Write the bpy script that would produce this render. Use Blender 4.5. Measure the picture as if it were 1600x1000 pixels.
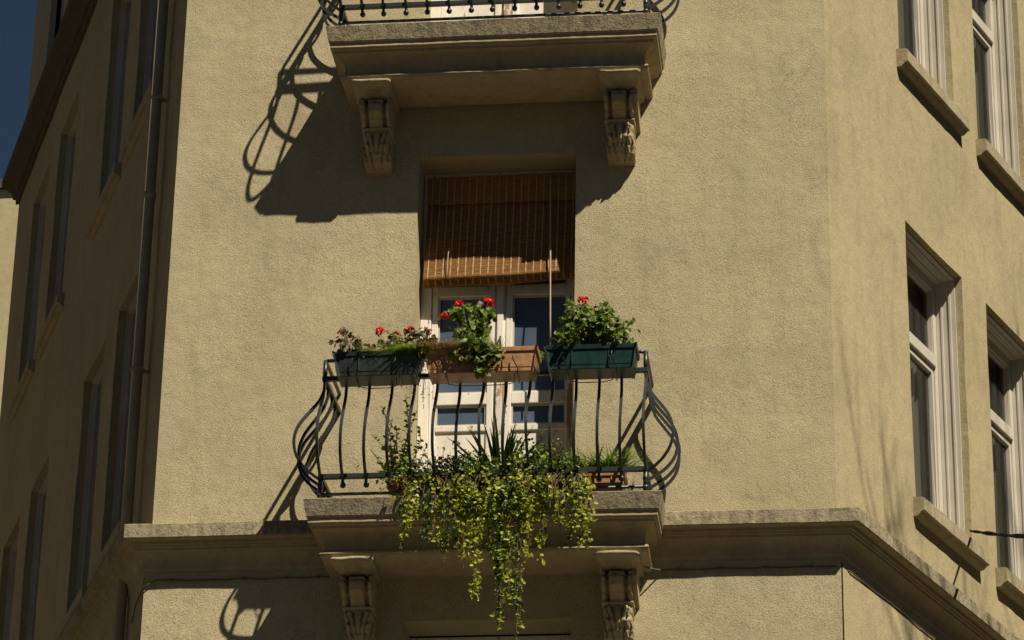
import bpy, bmesh, math, random
from math import radians as RD, sin, cos, pi
from mathutils import Vector as V, Matrix, noise
random.seed(7)
S = bpy.context.scene
for o in list(bpy.data.objects): bpy.data.objects.remove(o)
COL = S.collection

# ------------------------------------------------------------------ camera, sky, sun, exposure
def setup():
    p, az, rho = RD(24.05), RD(96.9), RD(1.09)
    A = V((cos(az), sin(az), 0)); Z = V((0, 0, 1))
    v = A*cos(p) + Z*sin(p)
    r = v.cross(Z).normalized(); u = r.cross(v)
    R = r*cos(rho) + u*sin(rho); U = u*cos(rho) - r*sin(rho)
    cd = bpy.data.cameras.new('camera'); cam = bpy.data.objects.new('camera', cd); COL.objects.link(cam)
    m = Matrix.Identity(4)
    for i in range(3):
        m[i][0] = R[i]; m[i][1] = U[i]; m[i][2] = -v[i]
    m[0][3], m[1][3], m[2][3] = 2.452, -19.481, 1.6
    cam.matrix_world = m
    cd.sensor_width = 36; cd.lens = 36*5024/1600
    cd.clip_start = .1; cd.clip_end = 3000
    S.camera = cam
    w = bpy.data.worlds.new('World'); S.world = w; w.use_nodes = True
    nt = w.node_tree; bg = nt.nodes['Background']
    sk = nt.nodes.new('ShaderNodeTexSky'); sk.sky_type = 'NISHITA'; sk.sun_disc = False
    sk.sun_elevation = math.atan2(1.067, .819); sk.sun_rotation = RD(137.1)
    sk.altitude = 2500; sk.air_density = .36; sk.dust_density = .1; sk.ozone_density = 0.0
    tn = nt.nodes.new('ShaderNodeMix'); tn.data_type = 'RGBA'; tn.blend_type = 'MULTIPLY'; tn.inputs[0].default_value = 1; tn.inputs[7].default_value = (.86, 1.0, .90, 1)
    nt.links.new(sk.outputs[0], tn.inputs[6]); nt.links.new(tn.outputs[2], bg.inputs[0]); bg.inputs[1].default_value = .05
    sd = bpy.data.lights.new('sun', 'SUN'); sd.energy = 5.0; sd.angle = RD(.53); sd.color = (1, .91, .77)
    so = bpy.data.objects.new('sun', sd); COL.objects.link(so)
    so.location = (8, -9, 25)
    so.rotation_euler = V((.558, -.6, 1.067)).to_track_quat('Z', 'Y').to_euler()
    S.view_settings.view_transform = 'Standard'; S.view_settings.look = 'None'
    S.view_settings.exposure = .42; S.view_settings.gamma = 1
    S.render.engine = 'CYCLES'
setup()

# ------------------------------------------------------------------ helpers
def wloc(o):
    l = V((0, 0, 0))
    while o: l += o.location; o = o.parent
    return l
def tag(o, label=None, cat=None, group=None, kind=None):
    if label: o['label'] = label
    if cat: o['category'] = cat
    if group: o['group'] = group
    if kind: o['kind'] = kind
    return o
def thing(name, loc, label, cat, group=None):
    o = bpy.data.objects.new(name, None); COL.objects.link(o); o.location = loc; o.empty_display_size = .1
    return tag(o, label, cat, group)
class MB:
    def __init__(s): s.v = []; s.f = []; s.sm = []
    def quad(s, a, b, c, d, sm=False):
        n = len(s.v); s.v += [V(a), V(b), V(c), V(d)]; s.f.append((n, n+1, n+2, n+3)); s.sm.append(sm)
    def poly(s, pts, sm=False):
        n = len(s.v); s.v += [V(p) for p in pts]; s.f.append(tuple(range(n, n+len(pts)))); s.sm.append(sm)
    def hexa(s, P):      # 8 points, bottom 4 then top 4 (ccw)
        n = len(s.v); s.v += [V(p) for p in P]
        for q in ((3, 2, 1, 0), (4, 5, 6, 7), (0, 1, 5, 4), (1, 2, 6, 5), (2, 3, 7, 6), (3, 0, 4, 7)):
            s.f.append(tuple(n+i for i in q)); s.sm.append(False)
    def box(s, x0, x1, y0, y1, z0, z1):
        s.hexa([(x0, y0, z0), (x1, y0, z0), (x1, y1, z0), (x0, y1, z0), (x0, y0, z1), (x1, y0, z1), (x1, y1, z1), (x0, y1, z1)])
    def tube(s, pts, r, n=6, sm=True, cap=True, phase=0):
        pts = [V(p) for p in pts]; R = r if hasattr(r, '__len__') else [r]*len(pts)
        t0 = (pts[1]-pts[0]).normalized(); ref = V((0, 0, 1)) if abs(t0.z) < .9 else V((0, 1, 0))
        a = t0.cross(ref).normalized(); base = len(s.v)
        for i, p in enumerate(pts):
            t = (pts[min(i+1, len(pts)-1)]-pts[max(i-1, 0)]).normalized()
            a = (a - t*a.dot(t)).normalized(); b = t.cross(a)
            for k in range(n):
                th = 2*pi*k/n+phase; s.v.append(p + (a*cos(th)+b*sin(th))*R[i])
        for i in range(len(pts)-1):
            for k in range(n):
                s.f.append((base+i*n+k, base+i*n+(k+1) % n, base+(i+1)*n+(k+1) % n, base+(i+1)*n+k)); s.sm.append(sm)
        if cap:
            s.f.append(tuple(base+k for k in range(n-1, -1, -1))); s.sm.append(False)
            s.f.append(tuple(base+(len(pts)-1)*n+k for k in range(n))); s.sm.append(False)
    def ball(s, c, r, seg=8, rings=5, sc=(1, 1, 1)):
        b = len(s.v); c = V(c)
        for i in range(rings+1):
            ph = pi*i/rings
            for k in range(seg):
                th = 2*pi*k/seg; s.v.append(c+V((sin(ph)*cos(th)*r*sc[0], sin(ph)*sin(th)*r*sc[1], cos(ph)*r*sc[2])))
        for i in range(rings):
            for k in range(seg):
                s.f.append((b+i*seg+k, b+(i+1)*seg+k, b+(i+1)*seg+(k+1) % seg, b+i*seg+(k+1) % seg)); s.sm.append(True)
    def grid(s, rows, sm=True, close=False):
        b = len(s.v); m = len(rows[0])
        for r in rows: s.v += [V(p) for p in r]
        for i in range(len(rows)-1):
            for k in range(m if close else m-1):
                s.f.append((b+i*m+k, b+i*m+(k+1) % m, b+(i+1)*m+(k+1) % m, b+(i+1)*m+k)); s.sm.append(sm)
    def build(s, name, mat, parent=None, bevel=0, **kw):
        off = wloc(parent) if parent else V((0, 0, 0))
        me = bpy.data.meshes.new(name); me.from_pydata([tuple(v-off) for v in s.v], [], s.f)
        me.polygons.foreach_set('use_smooth', s.sm); me.materials.append(mat); me.update()
        o = bpy.data.objects.new(name, me); COL.objects.link(o)
        if parent: o.parent = parent
        if bevel:
            b = o.modifiers.new('bevel', 'BEVEL'); b.width = bevel; b.segments = 2; b.limit_method = 'ANGLE'
        return tag(o, **kw)
def fix_normals(o):
    bm = bmesh.new(); bm.from_mesh(o.data); bmesh.ops.remove_doubles(bm, verts=bm.verts, dist=1e-5)
    bmesh.ops.recalc_face_normals(bm, faces=bm.faces); bm.to_mesh(o.data); bm.free(); return o
def nz(p, s=1.0, seed=0.0): return noise.noise(V(p)*s+V((seed, seed*1.7, -seed)))

# ------------------------------------------------------------------ materials
def newmat(name):
    m = bpy.data.materials.new(name); m.use_nodes = True; nt = m.node_tree; return m, nt, nt.nodes['Principled BSDF']
def nd(nt, t, **k):
    n = nt.nodes.new(t)
    for a, b in k.items():
        if a in n.inputs: n.inputs[a].default_value = b
        else: setattr(n, a, b)
    return n
def coord(nt, scale=(1, 1, 1)):
    tc = nt.nodes.new('ShaderNodeTexCoord'); mp = nt.nodes.new('ShaderNodeMapping'); mp.inputs['Scale'].default_value = scale
    nt.links.new(tc.outputs['Object'], mp.inputs[0]); return mp.outputs[0]
def noisen(nt, vec, scale, detail=3, rough=.5, dist=0):
    n = nd(nt, 'ShaderNodeTexNoise', Scale=scale, Detail=detail, Roughness=rough, Distortion=dist); nt.links.new(vec, n.inputs['Vector']); return n.outputs[0]
def ramp(nt, fac, stops):
    r = nt.nodes.new('ShaderNodeValToRGB'); e = r.color_ramp.elements
    while len(e) < len(stops): e.new(.5)
    for i, (p, c) in enumerate(stops):
        e[i].position = p; e[i].color = (c, c, c, 1) if not hasattr(c, '__len__') else (*c, 1)
    nt.links.new(fac, r.inputs[0]); return r.outputs[0]
def mix(nt, a, b, fac, mode='MIX'):
    n = nt.nodes.new('ShaderNodeMix'); n.data_type = 'RGBA'; n.blend_type = mode
    for sock, val in ((n.inputs[6], a), (n.inputs[7], b), (n.inputs[0], fac)):
        if hasattr(val, 'links'): nt.links.new(val, sock)
        elif hasattr(val, '__len__'): sock.default_value = (*val, 1)
        else: sock.default_value = val
    return n.outputs[2]
def bump(nt, b, h, dist, strength=1.0, prev=None):
    n = nt.nodes.new('ShaderNodeBump'); n.inputs['Distance'].default_value = dist; n.inputs['Strength'].default_value = strength
    nt.links.new(h, n.inputs['Height'])
    if prev: nt.links.new(prev, n.inputs['Normal'])
    nt.links.new(n.outputs[0], b.inputs['Normal']); return n.outputs[0]

def stucco(name, c1, c2, stain, grain=75, gd=.010, smudge=.35):
    m, nt, b = newmat(name); v = coord(nt)
    big = ramp(nt, noisen(nt, v, 1.1, 6, .6, .4), [(.35, 0), (.68, 1)])
    c = mix(nt, c1, c2, big)
    sm = ramp(nt, noisen(nt, coord(nt, (1.6, 1.6, .8)), 2.6, 8, .62, 1.0), [(.50, 0), (.72, 1)])
    smf = nt.nodes.new('ShaderNodeMath'); smf.operation = 'MULTIPLY'; smf.inputs[1].default_value = smudge; nt.links.new(sm, smf.inputs[0])
    c = mix(nt, c, stain, smf.outputs[0])
    stk = ramp(nt, noisen(nt, coord(nt, (7, 7, .3)), 1.3, 5, .6), [(.52, 1), (.78, .90)])
    c = mix(nt, c, stk, 1.0, 'MULTIPLY')
    g = noisen(nt, v, grain, 4, .6, .3)
    c = mix(nt, c, ramp(nt, g, [(.30, .58), (.55, 1.0), (.75, 1.12)]), 1.0, 'MULTIPLY')
    ck = nd(nt, 'ShaderNodeTexVoronoi', Scale=.55, feature='DISTANCE_TO_EDGE')
    wob = nt.nodes.new('ShaderNodeVectorMath'); wob.operation = 'ADD'
    wn = nd(nt, 'ShaderNodeTexNoise', Scale=2.2, Detail=6.0); nt.links.new(v, wn.inputs['Vector'])
    nt.links.new(v, wob.inputs[0]); nt.links.new(wn.outputs[1], wob.inputs[1]); nt.links.new(wob.outputs[0], ck.inputs['Vector'])
    ckm = mix(nt, ramp(nt, ck.outputs[0], [(0, .86), (.006, 1)]), (1, 1, 1), ramp(nt, noisen(nt, v, .8, 2), [(.42, 0), (.52, 1)]))
    c = mix(nt, c, ckm, 1.0, 'MULTIPLY')
    nt.links.new(c, b.inputs['Base Color']); b.inputs['Roughness'].default_value = .92
    b.inputs['Specular IOR Level'].default_value = .2
    p = bump(nt, b, noisen(nt, v, 9, 3), .02, .35)
    p = bump(nt, b, g, gd, .9, p)
    return m
def plain(name, c, rough=.5, var=.25, scale=8, bd=0, bs=40, metal=0, spec=.5, st=(1, 1, 1)):
    m, nt, b = newmat(name); v = coord(nt, st)
    f = ramp(nt, noisen(nt, v, scale, 5, .6), [(.3, 1-var), (.7, 1+var)])
    nt.links.new(mix(nt, c, f, 1.0, 'MULTIPLY'), b.inputs['Base Color'])
    b.inputs['Roughness'].default_value = rough; b.inputs['Metallic'].default_value = metal; b.inputs['Specular IOR Level'].default_value = spec
    if bd: bump(nt, b, noisen(nt, v, bs, 4), bd)
    return m
def stone(name, c1, c2, soot, streak=.6, bs=60, bd=.008, spot=.6):
    m, nt, b = newmat(name); v = coord(nt)
    c = mix(nt, c1, c2, ramp(nt, noisen(nt, v, 5, 6, .65, .5), [(.3, 0), (.7, 1)]))
    st = ramp(nt, noisen(nt, coord(nt, (9, 9, .5)), 1.5, 4, .6), [(.48, 0), (.70, streak)])
    c = mix(nt, c, soot, st)
    sp = ramp(nt, noisen(nt, v, 28, 4, .7), [(.36, spot), (.52, 1)])
    c = mix(nt, c, sp, 1.0, 'MULTIPLY')
    nt.links.new(c, b.inputs['Base Color']); b.inputs['Roughness'].default_value = .9; b.inputs['Specular IOR Level'].default_value = .2
    p = bump(nt, b, noisen(nt, v, 14, 4), .01, .5); bump(nt, b, noisen(nt, v, bs, 4, .65), bd, .9, p)
    return m
def chipped(name, paint, under, thr=.62, rough=.55, scale=14, stretch=(1, 1, .5), dirt=.8):
    m, nt, b = newmat(name); v = coord(nt, stretch)
    f = ramp(nt, noisen(nt, v, scale, 7, .7, .3), [(thr, 0), (thr+.02, 1)])
    pc = mix(nt, paint, ramp(nt, noisen(nt, v, 5, 5, .6), [(.3, dirt), (.6, 1)]), 1.0, 'MULTIPLY')
    nt.links.new(mix(nt, pc, under, f), b.inputs['Base Color']); b.inputs['Roughness'].default_value = rough
    inv = ramp(nt, f, [(0, 1), (1, 0)]); bump(nt, b, inv, .002, .6)
    return m
def leafmat(name, dark, mid, light, scale=30, trans=.35, rough=.45):
    m, nt, b = newmat(name); v = coord(nt)
    oi = nt.nodes.new('ShaderNodeObjectInfo')
    a = nt.nodes.new('ShaderNodeMath'); a.operation = 'MULTIPLY_ADD'; a.inputs[1].default_value = .35; nt.links.new(oi.outputs['Random'], a.inputs[0])
    nt.links.new(noisen(nt, v, scale, 2, .6), a.inputs[2])
    c = ramp(nt, a.outputs[0], [(.42, dark), (.62, mid), (.85, light)])
    nt.links.new(c, b.inputs['Base Color']); b.inputs['Roughness'].default_value = rough; b.inputs['Specular IOR Level'].default_value = .35
    t = nt.nodes.new('ShaderNodeBsdfTranslucent'); nt.links.new(c, t.inputs[0])
    ms = nt.nodes.new('ShaderNodeMixShader'); ms.inputs[0].default_value = trans
    nt.links.new(b.outputs[0], ms.inputs[1]); nt.links.new(t.outputs[0], ms.inputs[2])
    nt.links.new(ms.outputs[0], nt.nodes['Material Output'].inputs[0]); return m
def glassmat(name, tint, dust, alpha=.55):
    m, nt, b = newmat(name); v = coord(nt)
    b.inputs['Base Color'].default_value = (*dust, 1); b.inputs['Roughness'].default_value = .08
    nt.links.new(mix(nt, dust, ramp(nt, noisen(nt, v, 3, 5, .6), [(.3, .8), (.7, 1.2)]), 1.0, 'MULTIPLY'), b.inputs['Base Color'])
    t = nt.nodes.new('ShaderNodeBsdfTransparent'); t.inputs[0].default_value = (*tint, 1)
    ms = nt.nodes.new('ShaderNodeMixShader'); ms.inputs[0].default_value = alpha
    nt.links.new(b.outputs[0], ms.inputs[1]); nt.links.new(t.outputs[0], ms.inputs[2])
    nt.links.new(ms.outputs[0], nt.nodes['Material Output'].inputs[0]); return m

M = {}
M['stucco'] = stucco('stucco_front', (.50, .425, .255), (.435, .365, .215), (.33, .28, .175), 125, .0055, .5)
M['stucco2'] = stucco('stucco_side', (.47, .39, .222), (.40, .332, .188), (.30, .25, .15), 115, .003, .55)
M['stone'] = stone('cast_stone', (.39, .325, .20), (.27, .225, .14), (.12, .10, .07))
M['stone_mould'] = stone('painted_moulding', (.42, .34, .20), (.35, .28, .165), (.19, .15, .09), .35, 30, .003, .9)
M['sill'] = stone('sill_stone', (.40, .34, .21), (.33, .28, .17), (.2, .17, .11), .4, 50, .004, .8)
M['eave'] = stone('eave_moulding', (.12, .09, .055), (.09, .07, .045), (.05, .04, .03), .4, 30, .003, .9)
M['iron'] = chipped('painted_iron', (.022, .028, .026), (.18, .19, .17), .70, .38, 30, (1, 1, 1))
M['wood_white'] = chipped('white_wood', (.80, .74, .62), (.36, .24, .13), .62, .5, 6, (2.2, 2.2, .7))
M['wood_peeled'] = chipped('peeled_wood', (.70, .64, .53), (.34, .23, .12), .50, .6, 9, (2.5, 2.5, .6))
M['white_paint'] = plain('white_window_paint', (.52, .48, .39), .45, .10, 4)
M['glass'] = glassmat('door_glass', (.5, .55, .6), (.095, .13, .175), .12)
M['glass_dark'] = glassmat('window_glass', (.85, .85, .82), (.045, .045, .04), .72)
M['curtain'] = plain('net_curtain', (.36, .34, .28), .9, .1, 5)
M['dark'] = plain('interior_shade', (.03, .027, .022), .9, .1, 2)  # near-black colour standing in for the shade inside the rooms
M['reed'] = plain('reed_brown', (.31, .155, .042), .7, .6, 6, 0, 40, 0, .3, (3, 3, 60))
M['tape'] = plain('woven_tape', (.40, .255, .14), .8, .25, 60)
M['cord'] = plain('cord_beige', (.46, .33, .24), .8, .15, 60)
M['cable'] = plain('grey_cable', (.10, .085, .06), .7, .2, 20)
M['wire'] = plain('black_wire', (.008, .008, .008), .9, .2, 20, 0, 40, 0, .1)
M['pipe'] = plain('painted_pipe', (.32, .265, .16), .6, .15, 4)
M['box_slate'] = plain('slate_green_plastic', (.020, .032, .030), .42, .55, 16, .001, 30)
M['box_terra'] = plain('terracotta_plastic', (.36, .185, .08), .55, .4, 14, .001, 30)
M['box_green'] = plain('bottle_green_plastic', (.006, .030, .025), .38, .5, 15, .001, 30)
M['clay'] = plain('terracotta_clay', (.36, .145, .06), .8, .25, 14, .002, 50)
M['soil'] = plain('soil', (.035, .024, .015), .95, .4, 40, .01, 50)
M['stem'] = plain('stem_green', (.10, .12, .035), .6, .3, 30)
M['twig'] = plain('twig_brown', (.16, .09, .045), .8, .3, 30)
M['straw'] = plain('dry_straw', (.62, .46, .20), .8, .35, 60)
M['red'] = leafmat('red_petals', (.50, .006, .010), (.72, .010, .016), (.78, .03, .03), 60, .25)
M['dullred'] = leafmat('faded_petals', (.28, .03, .03), (.36, .06, .05), (.42, .12, .08), 60, .25)
M['ger'] = leafmat('geranium_leaf', (.026, .060, .010), (.09, .16, .018), (.24, .31, .045), 22)
M['gerdark'] = leafmat('burgundy_leaf', (.045, .030, .016), (.075, .062, .022), (.13, .13, .035), 16)
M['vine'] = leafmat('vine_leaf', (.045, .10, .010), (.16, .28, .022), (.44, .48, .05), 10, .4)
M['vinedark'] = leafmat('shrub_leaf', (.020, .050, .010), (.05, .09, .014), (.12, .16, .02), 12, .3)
M['vinemid'] = leafmat('shrub_leaf_mid', (.022, .055, .008), (.085, .15, .018), (.28, .35, .04), 16, .35)
M['herb'] = leafmat('herb_leaf', (.12, .22, .02), (.27, .40, .045), (.42, .50, .09), 12, .5)
M['grass'] = leafmat('grass_blade', (.10, .14, .015), (.20, .25, .03), (.36, .36, .08), 12, .4)
M['aloe'] = leafmat('aloe_leaf', (.08, .20, .035), (.15, .32, .05), (.26, .42, .09), 6, .35, .4)
M['bark'] = plain('bark', (.12, .09, .06), .9, .3, 8, .01, 30)
M['asphalt'] = plain('asphalt', (.055, .053, .05), .9, .2, 30, .004, 120)
M['paving'] = plain('paving', (.085, .075, .055), .9, .15, 3, .003, 40)
M['low_bounce'] = stucco('low_bounce_render', (.13, .10, .07), (.10, .08, .055), (.08, .065, .05), 60, .004)  # kept dark so the unseen houses bounce little light
M['roof'] = plain('dark_roof', (.06, .05, .045), .8, .2, 4)

# ------------------------------------------------------------------ faces of the building
class Face:
    def __init__(s, P, ang):
        s.P = V(P); s.d = V((cos(RD(ang)), sin(RD(ang)), 0)); s.n = V((s.d.y, -s.d.x, 0))
    def pt(s, a, off, z): return s.P + s.d*a + s.n*off + V((0, 0, z))
XL, XR = -2.265, 2.221
H = 3.44
FF = Face((XL, 0, 0), 0)                 # front, s = x - XL
FR = Face((XR, 0, 0), 67.9)
class FaceL(Face):
    def __init__(s): super().__init__((XL, 0, 0), 113.6); s.n = V((-s.d.y, s.d.x, 0))
FL = FaceL()

bld = thing('apartment_building', (0, 3, 0), 'tall corner apartment house in ochre stucco with narrow chamfered front and curved iron balconies', 'building')

def wall(face, s0, s1, z0, z1, holes, mat, off=0, depth=.3, reveal=None, step=.25, amp=.006, ends=(0, 0)):
    """wall sheet with real openings and reveals"""
    def cuts(a, b, extra):
        c = [a, b]+[e for e in extra if a < e < b]; c = sorted(set(c)); out = []
        for i in range(len(c)-1):
            n = max(1, int((c[i+1]-c[i])/step+.5)); out += [c[i]+(c[i+1]-c[i])*k/n for k in range(n)]
        return out+[c[-1]]
    ss = cuts(s0, s1, [h[0] for h in holes]+[h[1] for h in holes]); zs = cuts(z0, z1, [h[2] for h in holes]+[h[3] for h in holes])
    mb = MB(); idx = {}
    def vid(i, k):
        if (i, k) not in idx:
            a, z = ss[i], zs[k]
            e = 0 if (i in (0, len(ss)-1)) else amp*nz(face.pt(a, 0, z), 1.6, 3)*2
            idx[(i, k)] = len(mb.v); mb.v.append(face.pt(a, off+e, z))
        return idx[(i, k)]
    def inside(a, z): return any(h[0] < a < h[1] and h[2] < z < h[3] for h in holes)
    for i in range(len(ss)-1):
        for k in range(len(zs)-1):
            if inside((ss[i]+ss[i+1])/2, (zs[k]+zs[k+1])/2): continue
            mb.f.append((vid(i, k), vid(i+1, k), vid(i+1, k+1), vid(i, k+1))); mb.sm.append(False)
    for h in holes:
        a0, a1 = max(h[0], s0), min(h[1], s1); b0, b1 = max(h[2], z0), min(h[3], z1); D = off-depth
        def edge(pts):
            for i in range(len(pts)-1):
                (sa, za), (sb, zb) = pts[i], pts[i+1]
                ia, ka, ib, kb = ss.index(sa), zs.index(za), ss.index(sb), zs.index(zb)
                A, B = mb.v[vid(ia, ka)], mb.v[vid(ib, kb)]
                mb.quad(A, B, face.pt(sb, D, zb), face.pt(sa, D, za))
        sr = [a for a in ss if a0 <= a <= a1]; zr = [z for z in zs if b0 <= z <= b1]
        edge([(a0, z) for z in zr]); edge([(a1, z) for z in zr])
        if b1 == h[3]: edge([(a, b1) for a in sr])
        if b0 == h[2]: edge([(a, b0) for a in sr])
    o = mb.build('wall', mat, bld); fix_normals(o)
    for p in o.data.polygons: p.use_smooth = False
    return o

ZC = 8.89                                  # top of string course
DX0, DX1 = -.568, .513                      # balcony door opening
fd = [(DX0-XL, DX1-XL, ZC, 11.600), (DX0-XL, DX1-XL, ZC+H, 11.6+H), (DX0-XL, DX1-XL, ZC+2*H, 11.6+2*H)]
wall(FF, 0, XR-XL, 8.6, 19, fd, M['stucco'])
wall(FF, -.02, XR-XL+.02, 0, 8.6, [(DX0-XL, DX1-XL, ZC-H, 8.24)], M['stucco'], off=.035)
RW = [(1.385, 2.47), (2.98, 4.06), (4.9, 5.98), (6.5, 7.58)]
RZ = [(6.06, 8.18), (9.50, 11.62), (12.98, 15.10)]
LW = [(1.12, 2.04), (2.56, 3.48), (5.12, 6.03), (6.62, 7.52)]
LZ = [(5.9, 7.96), (9.34, 11.37), (12.78, 14.80)]
LUP = (15.9, 17.9)
wall(FR, 0, 14, 8.6, 19, [(a, b, c, d) for a, b in RW for c, d in RZ[1:]], M['stucco2'], depth=.05)
wall(FR, -.01, 14, 0, 8.6, [(a, b, c, d) for a, b in RW for c, d in RZ[:1]], M['stucco2'], off=.035, depth=.085)
wall(FL, 0, 8.62, 8.6, 19, [(a, b, c, d) for a, b in LW for c, d in LZ[1:]+[LUP]], M['stucco2'], depth=.06)
wall(FL, -.01, 8.62, 0, 8.6, [(a, b, c, d) for a, b in LW for c, d in LZ[:1]], M['stucco2'], off=.035, depth=.135)
# back and roof close the building
bk = MB(); e1 = FL.pt(8.62, 0, 0); e2 = FR.pt(14, 0, 0)
for z0, z1 in ((0, 19),):
    bk.quad((e1.x, e1.y, z0), (e1.x+1.5, e2.y, z0), (e1.x+1.5, e2.y, z1), (e1.x, e1.y, z1)); bk.quad((e1.x+1.5, e2.y, z0), (e2.x, e2.y, z0), (e2.x, e2.y, z1), (e1.x+1.5, e2.y, z1))
bk.build('wall', M['stucco2'], bld)
rf = MB(); rf.poly([(XL, 0, 19), (XR, 0, 19), (e2.x, e2.y, 19), (e1.x+1.5, e2.y, 19), (e1.x, e1.y, 19)]); rf.build('roof', M['roof'], bld)

# ------------------------------------------------------------------ mouldings
def arc(p0, p1, bulge, n=6):
    """curved profile between two (d, z) points, bulge>0 pushes towards smaller d"""
    out = []
    for i in range(1, n):
        t = i/n; x = p0[0]+(p1[0]-p0[0])*t; z = p0[1]+(p1[1]-p0[1])*t; k = bulge*sin(pi*t); out.append((x-k, z+k*.45))
    return out
def moulding(scale, kd=1.0):
    a, b = (.50, -.185), (.425, -.29)
    pr = [(0, 0), (.592, 0), (.600, -.006), (.572, -.110), (.568, -.116), (.556, -.118), (.556, -.150), (.545, -.153), (.543, -.160), (.522, -.163), (.519, -.180), (.50, -.185)]
    pr += arc(a, b, .035) + [b, (.424, -.298), (.440, -.303), (.456, -.312), (.459, -.325), (.450, -.340), (.43, -.350)]
    return [(d*scale, z*kd) for d, z in pr]
def sweep(path_fn, prof, name, mat, parent, z0, cap_inner=True, wob=.003, fine=1):
    rows = []
    for d, z in prof:
        rows.append([V(p)+V((0, 0, z0+z)) for p in path_fn(d)])
    mb = MB(); R = []
    for j, r in enumerate(rows):
        q = []
        for p in r:
            w = V((nz(p, 3.1, 1), nz(p, 3.1, 5), nz(p, 2.7, 9)))*wob + V((0, nz(p, 22, 2), nz(p, 24, 4)))*.0018*fine
            q.append(p+w)
        R.append(q)
    mb.grid(R, sm=False); o = mb.build(name, mat, parent); fix_normals(o); return o
def subdiv(pts, step=.06):
    out = []
    for i in range(len(pts)-1):
        a, b = V(pts[i]), V(pts[i+1]); n = max(1, int((b-a).length/step)); out += [a.lerp(b, k/n) for k in range(n)]
    return out+[V(pts[-1])]
bisL = V((0, -1, 0))+FL.n; bisL /= (1+V((0, -1, 0)).dot(FL.n)); bisR = V((0, -1, 0))+FR.n; bisR /= (1+V((0, -1, 0)).dot(FR.n))
def course_path(d):
    # equal number of points whatever d is
    A = FL.pt(8.62, d, 0); B = V((XL, 0, 0))+bisL*d; C = V((XR, 0, 0))+bisR*d; D = FR.pt(14, d, 0)
    def seg(a, b, n): return [a.lerp(b, k/n) for k in range(n)]
    return seg(A, B, 90)+seg(B, C, 75)+seg(C, D, 140)+[D]
cp = [(0, 0), (.202, 0), (.207, -.005), (.207, -.094), (.201, -.100), (.152, -.102), (.146, -.124), (.134, -.127), (.132, -.136), (.120, -.139), (.116, -.156), (.104, -.160)]
cp += arc((.104, -.160), (.046, -.255), .016)+[(.046, -.255), (.042, -.266), (.036, -.270), (.034, -.308), (.005, -.315), (.004, -.33)]
# split the course in its crown fascia (weathered render) and moulded underside
sweep(course_path, [p for p in cp if p[1] >= -.101], 'cornice_fascia', M['stone'], bld, ZC)
sweep(course_path, [p for p in cp if p[1] <= -.099], 'cornice', M['stone_mould'], bld, ZC)
# main cornice high on the left face
def eave_path(d): return [FL.pt(8.62+d*.6, d, 0).lerp(FL.pt(.0, d, 0), k/90) for k in range(91)]
ep = [(0, 0), (.03, 0), (.035, .05), (.06, .055), (.065, .09)]+[(.065+.09*(i/5)**1.6, .09+.1*i/5) for i in range(1, 6)]+[(.165, .20), (.172, .24), (.172, .27), (0, .30)]
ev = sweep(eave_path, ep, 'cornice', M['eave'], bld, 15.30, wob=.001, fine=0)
cpE = MB(); cpE.poly([FL.pt(8.62+d*.6, d, 15.3+z) for d, z in ep]); cpE.build('cornice_end', M['eave'], bld)

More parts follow.
